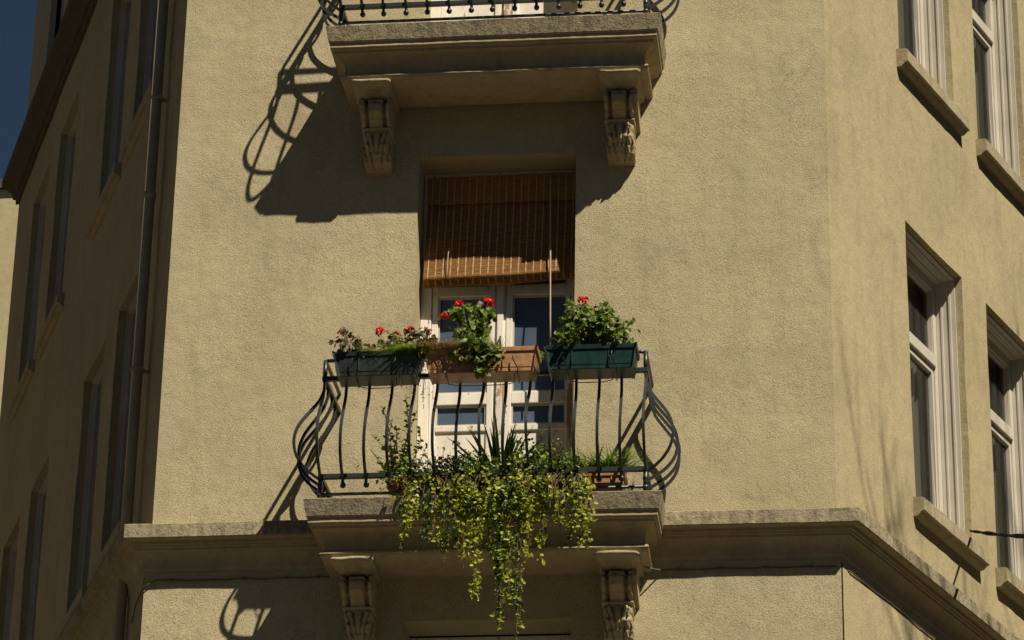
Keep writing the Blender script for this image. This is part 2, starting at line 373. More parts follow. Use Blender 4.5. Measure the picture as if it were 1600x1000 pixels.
# ------------------------------------------------------------------ balcony slabs with carved brackets
def slab(z0, hw=1.143, cx=-.008):
    def path(d):
        w = hw-(.6-d)*.66
        a, b, c, e = V((cx-w, .01, 0)), V((cx-w, -d, 0)), V((cx+w, -d, 0)), V((cx+w, .01, 0))
        def seg(p, q, n): return [p.lerp(q, k/n) for k in range(n)]
        return seg(a, b, 14)+seg(b, c, 60)+seg(c, e, 14)+[e]
    pr = moulding(1.0)
    pr[0] = (.02, 0)
    s = sweep(path, [p for p in pr if p[1] >= -.117], 'balcony_slab', M['stone'], bld, z0, wob=.004)
    sweep(path, [p for p in pr if p[1] <= -.115]+[(.34, -.352), (.03, -.352)], 'slab_moulding', M['stone_mould'], s, z0, wob=.004)
    return s
def corbel_mesh():
    """carved console: local x across, -y out of the wall, z=0 at its top"""
    NT, NU = 84, 34; rows = []
    def dep(t):
        k = [(0, .285), (.06, .315), (.14, .33), (.24, .315), (.34, .27), (.44, .225), (.52, .20), (.60, .205), (.70, .20), (.82, .165), (.92, .12), (1, .075)]
        for i in range(len(k)-1):
            if t <= k[i+1][0]:
                f = (t-k[i][0])/(k[i+1][0]-k[i][0]); f = f*f*(3-2*f); return k[i][1]+(k[i+1][1]-k[i][1])*f
        return .08
    for i in range(NT+1):
        t = i/NT; z = -.065-.435*t; dd = dep(t); row = []
        wd = .095 + .010*math.exp(-((t-.07)/.04)**2) + .008*math.exp(-((t-.44)/.03)**2)
        if t > .5: wd = .086+.009*abs(sin((t-.5)*26))
        row.append((-wd, .02, z))
        for k in range(NU+1):
            u = -1+2*k/NU; a = abs(u); r = 0
            if t < .42:
                r += -.055*max(0, 1-((a-.62)/.16)**2) if abs(a-.62) < .16 else 0
                if a < .46: r += .028*math.sqrt(max(0, 1-(a/.46)**2))*sin(pi*min(1, max(0, (t-.05)/.37)))
                r += .012*math.exp(-((t-.05)/.018)**2)
                if .06 < t < .13 : r -= .010*(.5+.5*cos(u*16))
            elif t < .49: r += .014*sin((t-.42)/.07*pi)-.006*a
            else:
                q = (t-.49)/.51
                g = abs(sin(pi*(a*2.6+q*1.3)))
                r += .012-.040*(1-g)**2.2*(1-q*.3)*min(1, a*4) + .014*math.exp(-(a/.12)**2)*(1-q) - .022*a*a
                r += .026*math.exp(-((a-.66)/.2)**2)*abs(sin(q*9.5))**.6 + .03*math.exp(-((a-.72)/.2)**2-((q-.06)/.08)**2)
                if q > .62: r += .012*math.exp(-((q-.82)/.12)**2)
            row.append((u*wd, -(dd+r), z+.006*sin(u*pi)*0))
        row.append((wd, .02, z)); rows.append(row)
    mb = MB(); mb.grid(rows, sm=True); mb.poly([rows[-1][k] for k in range(len(rows[-1]))]); mb.poly(list(reversed(rows[0])))
    return mb
def corbel_cap(mb, x0, x1):
    # rounded abacus, cavetto and block under it
    lv = [(.0, .455, .012), (-.012, .472, .016), (-.026, .462, .012), (-.031, .43, 0), (-.042, .37, -.012), (-.060, .345, -.022), (-.070, .325, -.035)]
    rows = []
    for z, dp, e in lv:
        a, b = x0-e, x1+e; r = []
        pl = [V((a, .02, z)), V((a, -dp+.02, z)), V((a+.02, -dp, z)), V((b-.02, -dp, z)), V((b, -dp+.02, z)), V((b, .02, z))]
        rows.append([p for i in range(5) for p in [pl[i].lerp(pl[i+1], k/4) for k in range(4)]]+[pl[5]])
    mb.grid(rows, sm=True); mb.poly(list(reversed(rows[0]))); mb.poly(rows[-1])
def place_corbel(slab_o, zt, xc, capx, first=[None]):
    mb = corbel_mesh(); mb.v = [v+V((xc, 0, zt)) for v in mb.v]
    o = mb.build('corbel', M['stone_mould'], slab_o); fix_normals(o)
    m2 = MB(); corbel_cap(m2, *capx); m2.v = [v+V((0, 0, zt+.004))+V((nz(v+V((0, 0, zt)), 12, 3), nz(v, 14, 2), nz(v+V((capx[0], 0, zt)), 16, 8)))*.007 for v in m2.v]
    # upper side block that ties the cap to the moulding
    c = m2.build('corbel_cap', M['sill'], slab_o); fix_normals(c)
    return o
slabs = {}
for lvl, z0 in enumerate((ZC-.003, 12.327, 12.327+H)):
    s = slab(z0); slabs[lvl] = s
    place_corbel(s, z0-.352, -.835, (-.973, -.727)); place_corbel(s, z0-.352, .828, (.715, .968))
# side blocks beside the caps (deeper console boards)
for z0 in (ZC-.003, 12.327):
    for x0, x1, sx in ((-.95, -.925, -1), (.925, .955, 1)):
        mb = MB()
        P = [(-.002, .005), (-.30, -.002), (-.31, -.05), (-.24, -.10), (-.12, -.16), (-.002, -.19)]
        zz = z0-.352-.062
        A = [(x0, y, zz+z) for y, z in P]; B = [(x1, y, zz+z) for y, z in P]
        mb.poly(A); mb.poly(list(reversed(B)))
        for i in range(len(P)): mb.quad(A[i], B[i], B[(i+1) % len(P)], A[(i+1) % len(P)])
        fix_normals(mb.build('corbel_side', M['stone_mould'], slabs[0] if z0 < 10 else slabs[1]))

# ------------------------------------------------------------------ balcony doors
def door(zb, detail=True):
    D = MB(); y0 = .285; y1 = .36; top = zb+2.715
    fr = MB()
    fr.box(DX0+.002, -.492, .27, .38, zb, top-.002); fr.box(.478, DX1-.002, .27, .38, zb, top-.002); fr.box(-.492, .478, .27, .38, top-.13, top-.002); fr.box(-.492, .478, .24, .38, zb, zb+.05)
    f = fr.build('balcony_door', M['wood_white'], bld, bevel=.004)
    for x0, x1 in ((-.490, -.058), (.020, .476)):
        st = .045 if x0 < 0 else .045
        L = MB(); a, b = (x0+.043, x1-.045)
        L.box(x0, a, y0, y1, zb+.055, top-.135); L.box(b, x1, y0, y1, zb+.055, top-.135)
        for za, zz in ((zb+.055, zb+.14), (zb+.45, zb+.50), (zb+.79, zb+.832), (zb+.984, zb+1.068), (zb+1.782, zb+1.856), (top-.20, top-.135)):
            L.box(a, b, y0, y1, za, zz)
        leaf = L.build('door_leaf', M['wood_white'], f, bevel=.004)
        for za, zz in ((zb+.832, zb+.984), (zb+1.068, zb+1.782), (zb+1.856, top-.20)):
            p = MB(); p.box(a, b, y0+.030, y0+.036, za, zz); p.build('pane', M['glass'], f)
            m = MB()   # glazing beads
            m.box(a, a+.012, y0+.012, y0+.030, za, zz); m.box(b-.012, b, y0+.012, y0+.030, za, zz); m.box(a+.012, b-.012, y0+.012, y0+.030, za, za+.012); m.box(a+.012, b-.012, y0+.012, y0+.030, zz-.012, zz)
            m.build('glazing_bead', M['white_paint'], f)
        for za, zz in ((zb+.14, zb+.45), (zb+.50, zb+.79)):
            p = MB(); p.box(a, b, y0+.014, y0+.03, za, zz); p.build('panel', M['wood_white'], f)
    for za, zz, mm in ((zb+.055, zb+1.22, 'wood_peeled'), (zb+1.222, top-.135, 'wood_white')):
        m = MB(); m.box(-.058, .020, .292, .35, za, zz); m.build('meeting_stile', M[mm], f, bevel=.004); m = MB(); m.box(-.040, .002, .272, .2915, za, zz); m.build('cover_strip', M[mm], f, bevel=.003)
    m = MB(); m.box(.440, .4765, .2805, .2845, zb+.60, zb+1.12); m.build('peeling_strip', M['wood_peeled'], f)
    h = MB(); h.tube([(-.014, .272, zb+1.47), (-.014, .25, zb+1.46), (-.012, .24, zb+1.42), (-.014, .255, zb+1.37)], .006); h.build('handle', M['iron'], f)
    c = MB(); pts = []
    for i in range(61): x = DX0+.03+(DX1-DX0-.06)*i/60; pts.append((x, .47+.018*sin(i*1.15)+.008*sin(i*2.7)))
    c.grid([[(x, y, zb+.1) for x, y in pts], [(x, y, top-.15) for x, y in pts]]); c.build('curtain', M['curtain'], f)
    return f
for k, zb in enumerate((ZC, ZC+H, ZC+2*H, ZC-H)):
    if k == 3:
        # the lower floor's door stands a little higher in its opening
        door(zb+.068)
    else: door(zb)
bi = MB(); bi.box(-1.2, 1.2, .62, .66, 4.6, 19); fix_normals(bi.build('dark_backing', M['dark'], bld))  # dark sheet behind the doors, room shade put into its colour

# ------------------------------------------------------------------ windows of the side faces
def fbox(mb, face, s0, s1, o0, o1, z0, z1):
    mb.hexa([face.pt(s0, o1, z0), face.pt(s1, o1, z0), face.pt(s1, o0, z0), face.pt(s0, o0, z0), face.pt(s0, o1, z1), face.pt(s1, o1, z1), face.pt(s1, o0, z1), face.pt(s0, o0, z1)])
def window(face, s0, s1, z0, z1, dep=.2, out=.05, glass='glass_dark', transom=.64, sill=True, curtain=True, curt_label=None):
    e = .003; a, b, c, d = s0+e, s1-e, z0+e, z1-e
    # lining boards with beads, stepping inwards
    L = MB()
    for k, (o0, o1, t) in enumerate(((-out-.035, -out, .012), (-out-.05, -out-.035, .022), (-out-.10, -out-.05, .014), (-out-.112, -out-.10, .026), (-dep, -out-.112, .02))):
        fbox(L, face, a, a+t, o0, o1, c, d); fbox(L, face, b-t, b, o0, o1, c, d); fbox(L, face, a+t, b-t, o0, o1, d-t, d); fbox(L, face, a+t, b-t, o0, o1, c, c+t)
    w = L.build('window', M['white_paint'], bld); fix_normals(w)
    F = MB(); t = .075
    fbox(F, face, a+.02, a+t, -dep-.07, -dep, c, d); fbox(F, face, b-t, b-.02, -dep-.07, -dep, c, d)
    fbox(F, face, a+t, b-t, -dep-.07, -dep, d-t-.02, d-.02); fbox(F, face, a+t, b-t, -dep-.07, -dep, c+.02, c+t)
    zt = z0+(z1-z0)*transom+.09
    fbox(F, face, a+t, b-t, -dep-.07, -dep+.012, zt-.045, zt+.045)
    fix_normals(F.build('frame', M['white_paint'], w, bevel=.004))
    for za, zz, in_ in ((zt+.045, d-t-.02, .018), (c+t, zt-.045, .018)):
        Sx = MB(); q = .042 if za < zt else .016
        if za < zt: zz -= .012
        fbox(Sx, face, a+t+.004, a+t+q, -dep-.06, -dep-.012, za, zz); fbox(Sx, face, b-t-q, b-t-.004, -dep-.06, -dep-.012, za, zz)
        fbox(Sx, face, a+t+q, b-t-q, -dep-.06, -dep-.012, zz-q, zz); fbox(Sx, face, a+t+q, b-t-q, -dep-.06, -dep-.012, za, za+q)
        fix_normals(Sx.build('sash', M['white_paint'], w, bevel=.003))
        p = MB(); fbox(p, face, a+t+q-.002, b-t-q+.002, -dep-.045, -dep-.040, za+q-.002, zz-q+.002); p.build('pane', M[glass], w)
    if curtain:
        m = MB(); pts = []
        n = 70
        for i in range(n+1): pts.append((a+(b-a)*i/n, -dep-.15+.016*sin(i*1.3)+.010*sin(i*.57+1)))
        m.grid([[face.pt(x, y, z0) for x, y in pts], [face.pt(x, y, z1) for x, y in pts]]); m.build('curtain', M['curtain'], w)
    m = MB(); fbox(m, face, s0-.3, s1+.3, -dep-.34, -dep-.30, z0-.3, z1+.3); m.build('dark_backing', M['dark'], w)  # dark sheet close behind the panes in place of an unlit room
    return w
def win_sill(face, s0, s1, z, off=.085, h=.145, mat='sill', rg=1):
    m = MB(); n = 26; rows = []
    prof = [(-.02, 0), (off-.006, -.012), (off, -.018), (off, -h+.035), (off-.006, -h+.03), (off-.02, -h+.028), (off-.034, -h+.012), (off-.05, -h), (-.02, -h)]
    for i in range(n+1):
        a = s0+(s1-s0)*i/n; r = []
        for o_, z_ in prof:
            p = face.pt(a, o_, z+z_); r.append(p+V((nz(p, 9, 1), nz(p, 9, 2), nz(p, 9, 3)))*.004*rg+V((0, 0, nz(p, 40, 5)*.002*rg)))
        rows.append(r)
    m.grid(rows, sm=False, close=True); m.poly(rows[0]); m.poly(list(reversed(rows[-1])))
    return fix_normals(m.build('window_sill', M[mat], bld))
for (a, b) in RW[:3]:
    for c, d in RZ:
        window(FR, a, b, c, d, dep=.2, out=.05); win_sill(FR, a-.055, b+.10, c, .085 if c > 8.6 else .12)
for (a, b) in RW[3:]:
    for c, d in RZ[1:]: window(FR, a, b, c, d, curtain=False); win_sill(FR, a-.055, b+.10, c)
for i, (a, b) in enumerate(LW):
    for c, d in LZ:
        window(FL, a, b, c, d, dep=.22, out=.06, curtain=False); win_sill(FL, a-.16, b+.14, c, .06, .13, 'stone_mould', .2)
    window(FL, a, b, *LUP, dep=.22, out=.1, curtain=False)

# ------------------------------------------------------------------ drainpipe, cables
def pipe(face, s, z0, z1, r=.04, off=.085):
    m = MB(); m.tube([face.pt(s, off, z0), face.pt(s, off, z1)], r, 14); p = m.build('drainpipe', M['pipe'], bld)
    for z in (12.37, 10.26, 14.4, 6.4):
        c = MB(); c.tube([face.pt(s, off, z-.012), face.pt(s, off, z+.012)], r+.009, 14); fbox(c, face, s-.012, s+.012, 0.0, off, z-.01, z+.01); fbox(c, face, s-.07, s-.03, off-.03, off-.015, z-.01, z+.01)
        c.build('pipe_clip', M['pipe'], p)
    for z in (11.62, 14.9, 8.05):
        c = MB(); c.tube([face.pt(s, off, z-.045), face.pt(s, off, z), face.pt(s, off, z+.002)], [r+.006, r+.008, r+.001], 14); c.build('pipe_collar', M['pipe'], p)
pipe(FL, .52, 0, 18.9)
# a thin cable close behind the pipe
def cable(name, pts, r, mat, label, cat, clips=(), seg=None):
    t = thing(name, pts[0], label, cat); m = MB(); m.tube(pts, r, 6); m.build('conductor', M[mat], t)
    for c in clips:
        k = MB(); k.ball(c, r*2.3, 6, 4); k.tube([V(c)+V((0, .02, 0)), V(c)+V((0, -.012, 0))], r*1.1, 6); k.build('cable_clip', M['cable'], t)
    return t
def sag(x0, x1, z, y, clips, amp=.006):
    pts = []
    xs = [x0+(x1-x0)*i/60 for i in range(61)]
    for x in xs:
        d = min([abs(x-c) for c in clips]+[.3]); pts.append((x, y, z-amp*min(1, d/.12)+.004*nz((x, 0, 0), 5, 3)))
    return pts
cl = [-2.10, -1.62, -1.34, -1.13]; cr = [1.20, 1.47, 1.76, 2.05]
cable('facade_cable', [FL.pt(.25, .05, 8.35), FL.pt(.1, .06, 8.42), (XL-.02, -.06, 8.50), (XL+.06, -.05, 8.553)]+sag(-2.15, -1.02, 8.553, -.046, cl)+[(-.99, -.08, 8.53), (-.92, -.20, 8.53)], .005, 'cable', 'thin grey cable clipped under the cornice left of the lower balcony', 'cable', [(x, -.048, 8.553) for x in cl])
cable('facade_cable', [(.93, -.20, 8.56), (1.02, -.14, 8.53), (1.10, -.05, 8.545)]+sag(1.12, 2.2, 8.553, -.046, cr)+[tuple(FR.pt(.1, .046, 8.553)), tuple(FR.pt(.5, .042, 8.545))]+[tuple(FR.pt(.5+.25*i, .042, 8.545+.006*sin(i*1.4))) for i in range(1, 34)], .005, 'cable', 'thin grey cable clipped under the cornice from the lower balcony round to the right face', 'cable', [(x, -.048, 8.553) for x in cr])
for k in range(2):
    pts = []
    A0 = FR.pt(2.40, .02, 9.60); B0 = V((3.31, -2.0, 8.089)); dirv = (B0-A0)
    for i in range(70):
        t = i/69*3.2; p = A0+dirv*t+V((0, 0, -.10*sin(min(1, t/3.2)*pi)))
        th = i*.55+k*pi; p += V((cos(th)*.005, 0, sin(th)*.006+.004*k))
        pts.append(p)
    if k == 0: wt = thing('overhead_wire', A0, 'twisted black overhead wire leaving the right face beside the lower window sill', 'wire')
    m = MB(); m.tube(pts, .008, 6); m.build('conductor', M['wire'], wt)

# ------------------------------------------------------------------ balcony railings
BY = -.56; BX0, BX1 = -1.052, 1.032
PROF = [(.0, .845), (.004, .80), (.006, .77), (.03, .70), (.065, .645), (.11, .585), (.155, .52), (.183, .45), (.19, .385), (.178, .315), (.15, .26), (.105, .21), (.05, .17), (.01, .145), (0, .12), (0, .09)]
def railing(z0, label):
    """z0 = top of slab"""
    t = thing('balcony_railing', (0, -.3, z0), label, 'railing', 'curved iron railings of the balconies')
    def flat(path, zc, h, w, name):
        m = MB(); P = [V(p) for p in path]
        for a, b in zip(P[:-1], P[1:]):
            d = (b-a).normalized(); n = V((-d.y, d.x, 0))*w/2; a2 = a-d*w/2; b2 = b+d*w/2
            m.hexa([a2-n+V((0, 0, zc-h/2)), b2-n+V((0, 0, zc-h/2)), b2+n+V((0, 0, zc-h/2)), a2+n+V((0, 0, zc-h/2)), a2-n+V((0, 0, zc+h/2)), b2-n+V((0, 0, zc+h/2)), b2+n+V((0, 0, zc+h/2)), a2+n+V((0, 0, zc+h/2))])
        m.build(name, M['iron'], t, bevel=.002)
    U = [(BX0, .0, 0), (BX0, BY, 0), (BX1, BY, 0), (BX1, 0, 0)]
    flat(U[1:3], z0+.835, .030, .032, 'rail'); flat([U[0], (BX0, BY+.02, 0)], z0+.835, .029, .030, 'rail'); flat([U[3], (BX1, BY+.02, 0)], z0+.835, .029, .030, 'rail')
    flat(U[1:3], z0+.155, .032, .030, 'rail'); flat([U[0], (BX0, BY+.02, 0)], z0+.155, .031, .028, 'rail'); flat([U[3], (BX1, BY+.02, 0)], z0+.155, .031, .028, 'rail')
    m = MB(); h = z0+.965
    m.tube([(BX0, .0, h), (BX0, BY+.03, h), (BX0+.004, BY+.008, h), (BX0+.03, BY, h), (BX1-.03, BY, h), (BX1-.004, BY+.008, h), (BX1, BY+.03, h), (BX1, 0, h)], .013, 8); m.build('handrail', M['iron'], t)
    m = MB(); h = z0+.035
    m.tube([(BX0, .0, h), (BX0, BY+.02, h), (BX0+.02, BY, h), (BX1-.02, BY, h), (BX1, BY+.02, h), (BX1, 0, h)], .011, 8); m.build('rail', M['iron'], t)
    for x in (BX0, BX1):
        m = MB(); m.tube([(x, BY, z0-.0), (x, BY, z0+.17)], .016, 6); m.build('post', M['iron'], t); m = MB(); m.tube([(x, BY, z0+.82), (x, BY, z0+.965)], .015, 6); m.build('post', M['iron'], t)
        m = MB(); m.ball((x, BY, z0+.03), .022); m.build('finial', M['iron'], t)
    # tapered bars, the smith bent each by hand
    def bar(x, y, ox, oy, jit):
        pts = [(x+ox*o*(1+jit*.12)+jit*.004*sin(z*9), y+oy*o*(1+jit*.12), z0+z) for o, z in PROF]
        # resample smooth
        P = [V(p) for p in pts]; out = []
        for i in range(len(P)-1):
            p0, p1, p2, p3 = P[max(i-1, 0)], P[i], P[i+1], P[min(i+2, len(P)-1)]
            for k in range(2):
                q = k/2; out.append(.5*((2*p1)+(p2-p0)*q+(2*p0-5*p1+4*p2-p3)*q*q+(3*p1-p0-3*p2+p3)*q**3))
        out.append(P[-1]); m = MB(); m.tube(out, .0125, 4, sm=False, phase=pi/4); b = m.build('bar', M['iron'], t)
        m = MB(); m.ball((x, y, z0+.095), .020, 8, 6, (1, 1, 1.05)); m.build('finial', M['iron'], b)
    n = 14
    for i in range(1, n):
        bar(BX0+(BX1-BX0)*i/n+random.uniform(-.004, .004), BY, 0, -1, random.uniform(-1, 1))
    for x, sx in ((BX0, -1), (BX1, 1)):
        bar(x, BY, 0, -1, .3); bar(x, BY+.03, sx*.93, -.38, 0)
        for y in (-.40, -.26, -.12): bar(x, y, sx, 0, random.uniform(-1, 1))
    return t
railing(ZC, 'black curved iron railing hung with three flower boxes on the lower balcony')
railing(12.327, 'black curved iron railing of the upper balcony, cut off at the top of the picture')

# ------------------------------------------------------------------ bamboo blind
bl = thing('bamboo_blind', (0, .27, 11.6), 'brown bamboo roll-up blind with pale woven stripes hanging over the balcony door', 'blind')
ZT = 11.545; BXL, BXR = -.532, .497
def bsurf(x, t):
    # t metres down the blind
    L = .93; k = t/L
    z = ZT-t*.885 - (.032*(1-(x-BXL)/(BXR-BXL)))*k; y = .262-.135*k**1.25 + .006*sin(x*9+1)*k
    xo = x-.004*k
    if t > L-.055:
        q = (t-(L-.055)); y += q*1.35; z += q*.25
    return V((xo, y, z+.0))
m = MB(); pitch = .0078; n = int(.93/pitch)
for i in range(n):
    t = (i+.5)*pitch; X = [BXL+(BXR-BXL)*k/12 for k in range(13)]
    j = random.uniform(-.003, .003); dy = random.uniform(-.001, .001)
    r = .0036
    rows = []
    for x in X:
        xx = x+(j if k in (0, 12) else 0); c = bsurf(x, t)+V((0, dy, random.uniform(-.0005, .0005)))
        rows.append([c+V((0, r*.5, r*1.05)), c+V((0, -r*.95, -r*.7)), c+V((0, -r*.1, -r*1.05)), c+V((0, r*.7, 0))])
    m.grid(rows, sm=False, close=True)
m.build('slats', M['reed'], bl, kind='stuff')
m = MB(); m.grid([[bsurf(BXL+(BXR-BXL)*k/12, t)+V((0, .006, 0)) for k in range(13)] for t in [j*.0929 for j in range(11)]]); m.build('backing', M['reed'], bl)
for i in range(20):
    x = BXL+.03+i*(BXR-BXL-.05)/19; m = MB(); rows = []
    for k in range(32):
        t = .22+(.925-.22)*k/31; c = bsurf(x, t); w = .0042+.0012*sin(k*2.1+i); rows.append([c+V((-w, -.0052, 0)), c+V((w, -.0052, 0))])
    m.grid(rows); m.build('woven_stripe', M['tape'], bl)
# valance flap in front of the top
m = MB(); rowsV = []
for i in range(28):
    t = i*pitch; z = ZT+.006-t; y = .235-.02*t/.2; r = .0037
    m.grid([[V((x, y, z+r+.03*((x-BXL)/(BXR-BXL))*.3)), V((x, y-r, z+.009*((x-BXL)/(BXR-BXL)))), V((x, y, z-r+.009*((x-BXL)/(BXR-BXL))))] for x in [BXL-.002+(BXR-BXL+.006)*k/8 for k in range(9)]], sm=False)
va = m.build('valance', M['reed'], bl, kind='stuff')
for i in range(20):
    x = BXL+.03+i*(BXR-BXL-.05)/19; m = MB(); m.quad((x-.004, .210, ZT-.205), (x+.004, .210, ZT-.205), (x+.004, .229, ZT+.01), (x-.004, .229, ZT+.01)); m.build('woven_stripe', M['tape'], bl)
m = MB(); m.box(BXL, BXR, .245, .268, ZT-.02, ZT+.010); m.build('head_batten', M['reed'], bl)
m = MB(); m.tube([(.318, .205, ZT-.01), (.322, .19, 11.35), (.335, .11, 10.85), (.338, .095, 10.70), (.342, .09, 10.4), (.346, .09, 10.16)], .0055, 6); m.build('pull_cord', M['cord'], bl)
m = MB(); m.tube([(-.36, .15, 10.98), (-.367, .13, 10.93), (-.37, .122, 10.80), (-.366, .118, 10.74)], .003, 5); m.build('loose_string', M['cord'], bl)

# ------------------------------------------------------------------ flower boxes
def planter(name, x0, x1, zt, zb, y0, y1, mat, label):
    """y0 = wall side, y1 = street side (more negative)"""
    t = thing(name, ((x0+x1)/2, (y0+y1)/2, zb), label, 'flower box')
    m = MB(); tp = .030; rows = []
    lv = [(0.0, zb, 0), (.004, zb+.004, 0), (.006, zb+.028, 0), (.010, zb+.031, .0), (.022, zt-.03, 0), (.024, zt-.028, .008), (.026, zt-.002, .010), (.026, zt, .008)]
    def ring(e, z, cr=.018):
        X0, X1, Y0, Y1 = x0+tp-e, x1-tp+e, y1+.022-e*.8, y0-.012+e*.4; out = []
        for cx, cy, a0 in ((X1-cr, Y1-(-cr), -90), (X1-cr, Y0-cr, 0), (X0+cr, Y0-cr, 90), (X0+cr, Y1+cr, 180)):
            for k in range(4):
                a = RD(a0+k*30); out.append(V((cx+cr*cos(a), cy+cr*sin(a), z)))
        return out
    R = [ring(e+l, z) for e, z, l in lv]
    R += [ring(.02, zt), ring(.014, zt-.03)]
    m.grid(R, sm=False, close=True); m.poly(list(reversed(R[0])))
    b = m.build('box', M[mat], t); fix_normals(b)
    # moulded relief: recessed panels' ribs on the street side
    for k in (.30, .70):
        xx = x0+(x1-x0)*k; q = MB(); q.box(xx-.0035, xx+.0035, y1+.0, y1+.008, zb+.035, zt-.032); q.build('rib', M[mat], t)
    s = MB(); s.poly([p+V((0, 0, 0)) for p in ring(.014, zt-.025)]); s.build('soil', M['soil'], t)
    return t
planter('planter_box', -.962, -.405, 9.812, 9.650, -.585, -.790, 'box_slate', 'slate green plastic flower box at the left end of the railing')
planter('planter_box', -.372, .355, 9.815, 9.652, -.585, -.790, 'box_terra', 'terracotta coloured flower box in the middle of the railing')
planter('planter_box', .402, .990, 9.815, 9.655, -.585, -.790, 'box_green', 'bottle green flower box with thick rim at the right end of the railing')
for (x0, x1, lab) in ((-.90, -.46, 'thin wire bracket holding the slate green flower box'), (-.32, .30, 'thin wire bracket holding the terracotta flower box'), (.46, .93, 'thin wire bracket holding the bottle green flower box')):
    t = thing('wire_bracket', ((x0+x1)/2, -.69, 9.6), lab, 'bracket', 'wire brackets under the flower boxes')
    for x in (x0+.08, x1-.08):
        m = MB(); m.tube([(x, -.575, 9.86), (x, -.60, 9.865), (x, -.60, 9.64), (x+.01, -.775, 9.638), (x+.015, -.802, 9.66), (x-.02, -.803, 9.73), (x-.015, -.81, 9.76)], .0042, 5); m.build('hook', M['iron'], t)
    m = MB(); m.tube([(x0+.09, -.76, 9.640), (x0+.10, -.70, 9.605), (x0+.16, -.68, 9.60), (x1-.16, -.68, 9.60), (x1-.10, -.70, 9.605), (x1-.09, -.76, 9.640)], .0032, 5); m.build('cross_wire', M['iron'], t)

# ------------------------------------------------------------------ foliage tools
def leaf_pts(kind):
    if kind == 'round':   # scalloped kidney leaf
        P = []
        for k in range(11):
            a = RD(-150+30*k); r = .5*(1+.17*cos(k*pi)); P.append((r*sin(a), .42+r*cos(a)*.9, .16*abs(sin(a))**2+.05*cos(k*pi)))
        return [(0, 0, 0)]+P
    if kind == 'oval': return [(0, 0, 0), (.28, .25, .06), (.30, .6, .05), (0, 1, -.05), (-.30, .6, .05), (-.28, .25, .06)]
    if kind == 'blade': return [(.05, 0, 0), (.05, .5, .1), (0, 1, 0), (-.05, .5, .1), (-.05, 0, 0)]
def basis(nrm, tip):
    n = V(nrm).normalized(); y = V(tip)-n*V(tip).dot(n)
    if y.length < 1e-4: y = n.orthogonal()
    y.normalize(); x = y.cross(n); return x, y, n
def add_leaf(mb, c, nrm, tip, size, kind='oval'):
    x, y, n = basis(nrm, tip); c = V(c); P = leaf_pts(kind)
    pts = [c+(x*p[0]+y*p[1]+n*p[2])*size for p in P]
    if kind == 'oval':
        mb.poly([pts[0], pts[1], pts[2], pts[3]]); mb.poly([pts[0], pts[3], pts[4], pts[5]])
    elif kind == 'round':
        ctr = c+(y*.42-n*.06)*size
        b = len(mb.v); mb.v += pts+[ctr]; k = len(pts)
        for i in range(k): mb.f.append((b+i, b+(i+1) % k, b+k)); mb.sm.append(True)
    else: mb.poly(pts)
LEAFMESH = {}
def leaf_mesh(mat):
    if mat not in LEAFMESH:
        L = []
        for j in range(4):
            mb = MB(); P = leaf_pts('round'); b = 0; pts = [V(p) for p in P]
            for q in pts: q.z += .10*nz(q, 2.2, j*3.3)*2; q.x *= 1+.1*nz(q, 1, j)
            ctr = V((0, .42, -.07-.03*j)); mb.v += pts+[ctr]; k = len(pts)
            for i in range(k): mb.f.append((i, (i+1) % k, k)); mb.sm.append(True)
            me = bpy.data.meshes.new('leaf'); me.from_pydata([tuple(v) for v in mb.v], [], mb.f); me.materials.append(M[mat]); me.polygons.foreach_set('use_smooth', mb.sm); L.append(me)
        LEAFMESH[mat] = L
    return LEAFMESH[mat]
def rdir(up=.4, street=.5):
    while True:
        d = V((random.uniform(-1, 1), random.uniform(-1, 1), random.uniform(-1, 1)))
        if .1 < d.length < 1: break
    return (d.normalized()+V((.15, -street, up))).normalized()
def inst_leaf(root, p, nrm, tip, size, mat):
    me = random.choice(leaf_mesh(mat)); o = bpy.data.objects.new('leaf', me); COL.objects.link(o); o.parent = root
    x, y, n = basis(nrm, tip); m = Matrix((x, y, n)).transposed().to_4x4(); m = Matrix.Translation(V(p)-root.location) @ m @ Matrix.Scale(size, 4)
    o.matrix_local = m; return o
def flower(root, c, r, mat='red'):
    m = MB(); c = V(c); r *= 1.15
    for i in range(26):
        d = rdir(.35, .35); q = c+V((d.x*r, d.y*r, d.z*r*.75))*random.uniform(.5, 1)
        add_leaf(m, q, d+V((random.uniform(-.4, .4),)*3), V((random.uniform(-1, 1), random.uniform(-1, 1), random.uniform(-1, 1))), r*random.uniform(.55, .85), 'oval')
        add_leaf(m, q, d, V((random.uniform(-1, 1), random.uniform(-1, 1), random.uniform(-1, 1))), r*.6, 'oval')
    m.build('flower_head', M[mat], root)
def stemline(m, a, b, r=.0035, bow=.02, n=6):
    a, b = V(a), V(b); w = V((random.uniform(-1, 1), random.uniform(-1, 1), 0))*bow
    m.tube([a.lerp(b, i/n)+w*sin(pi*i/n) for i in range(n+1)], [r*(1-.5*i/n) for i in range(n+1)], 5)
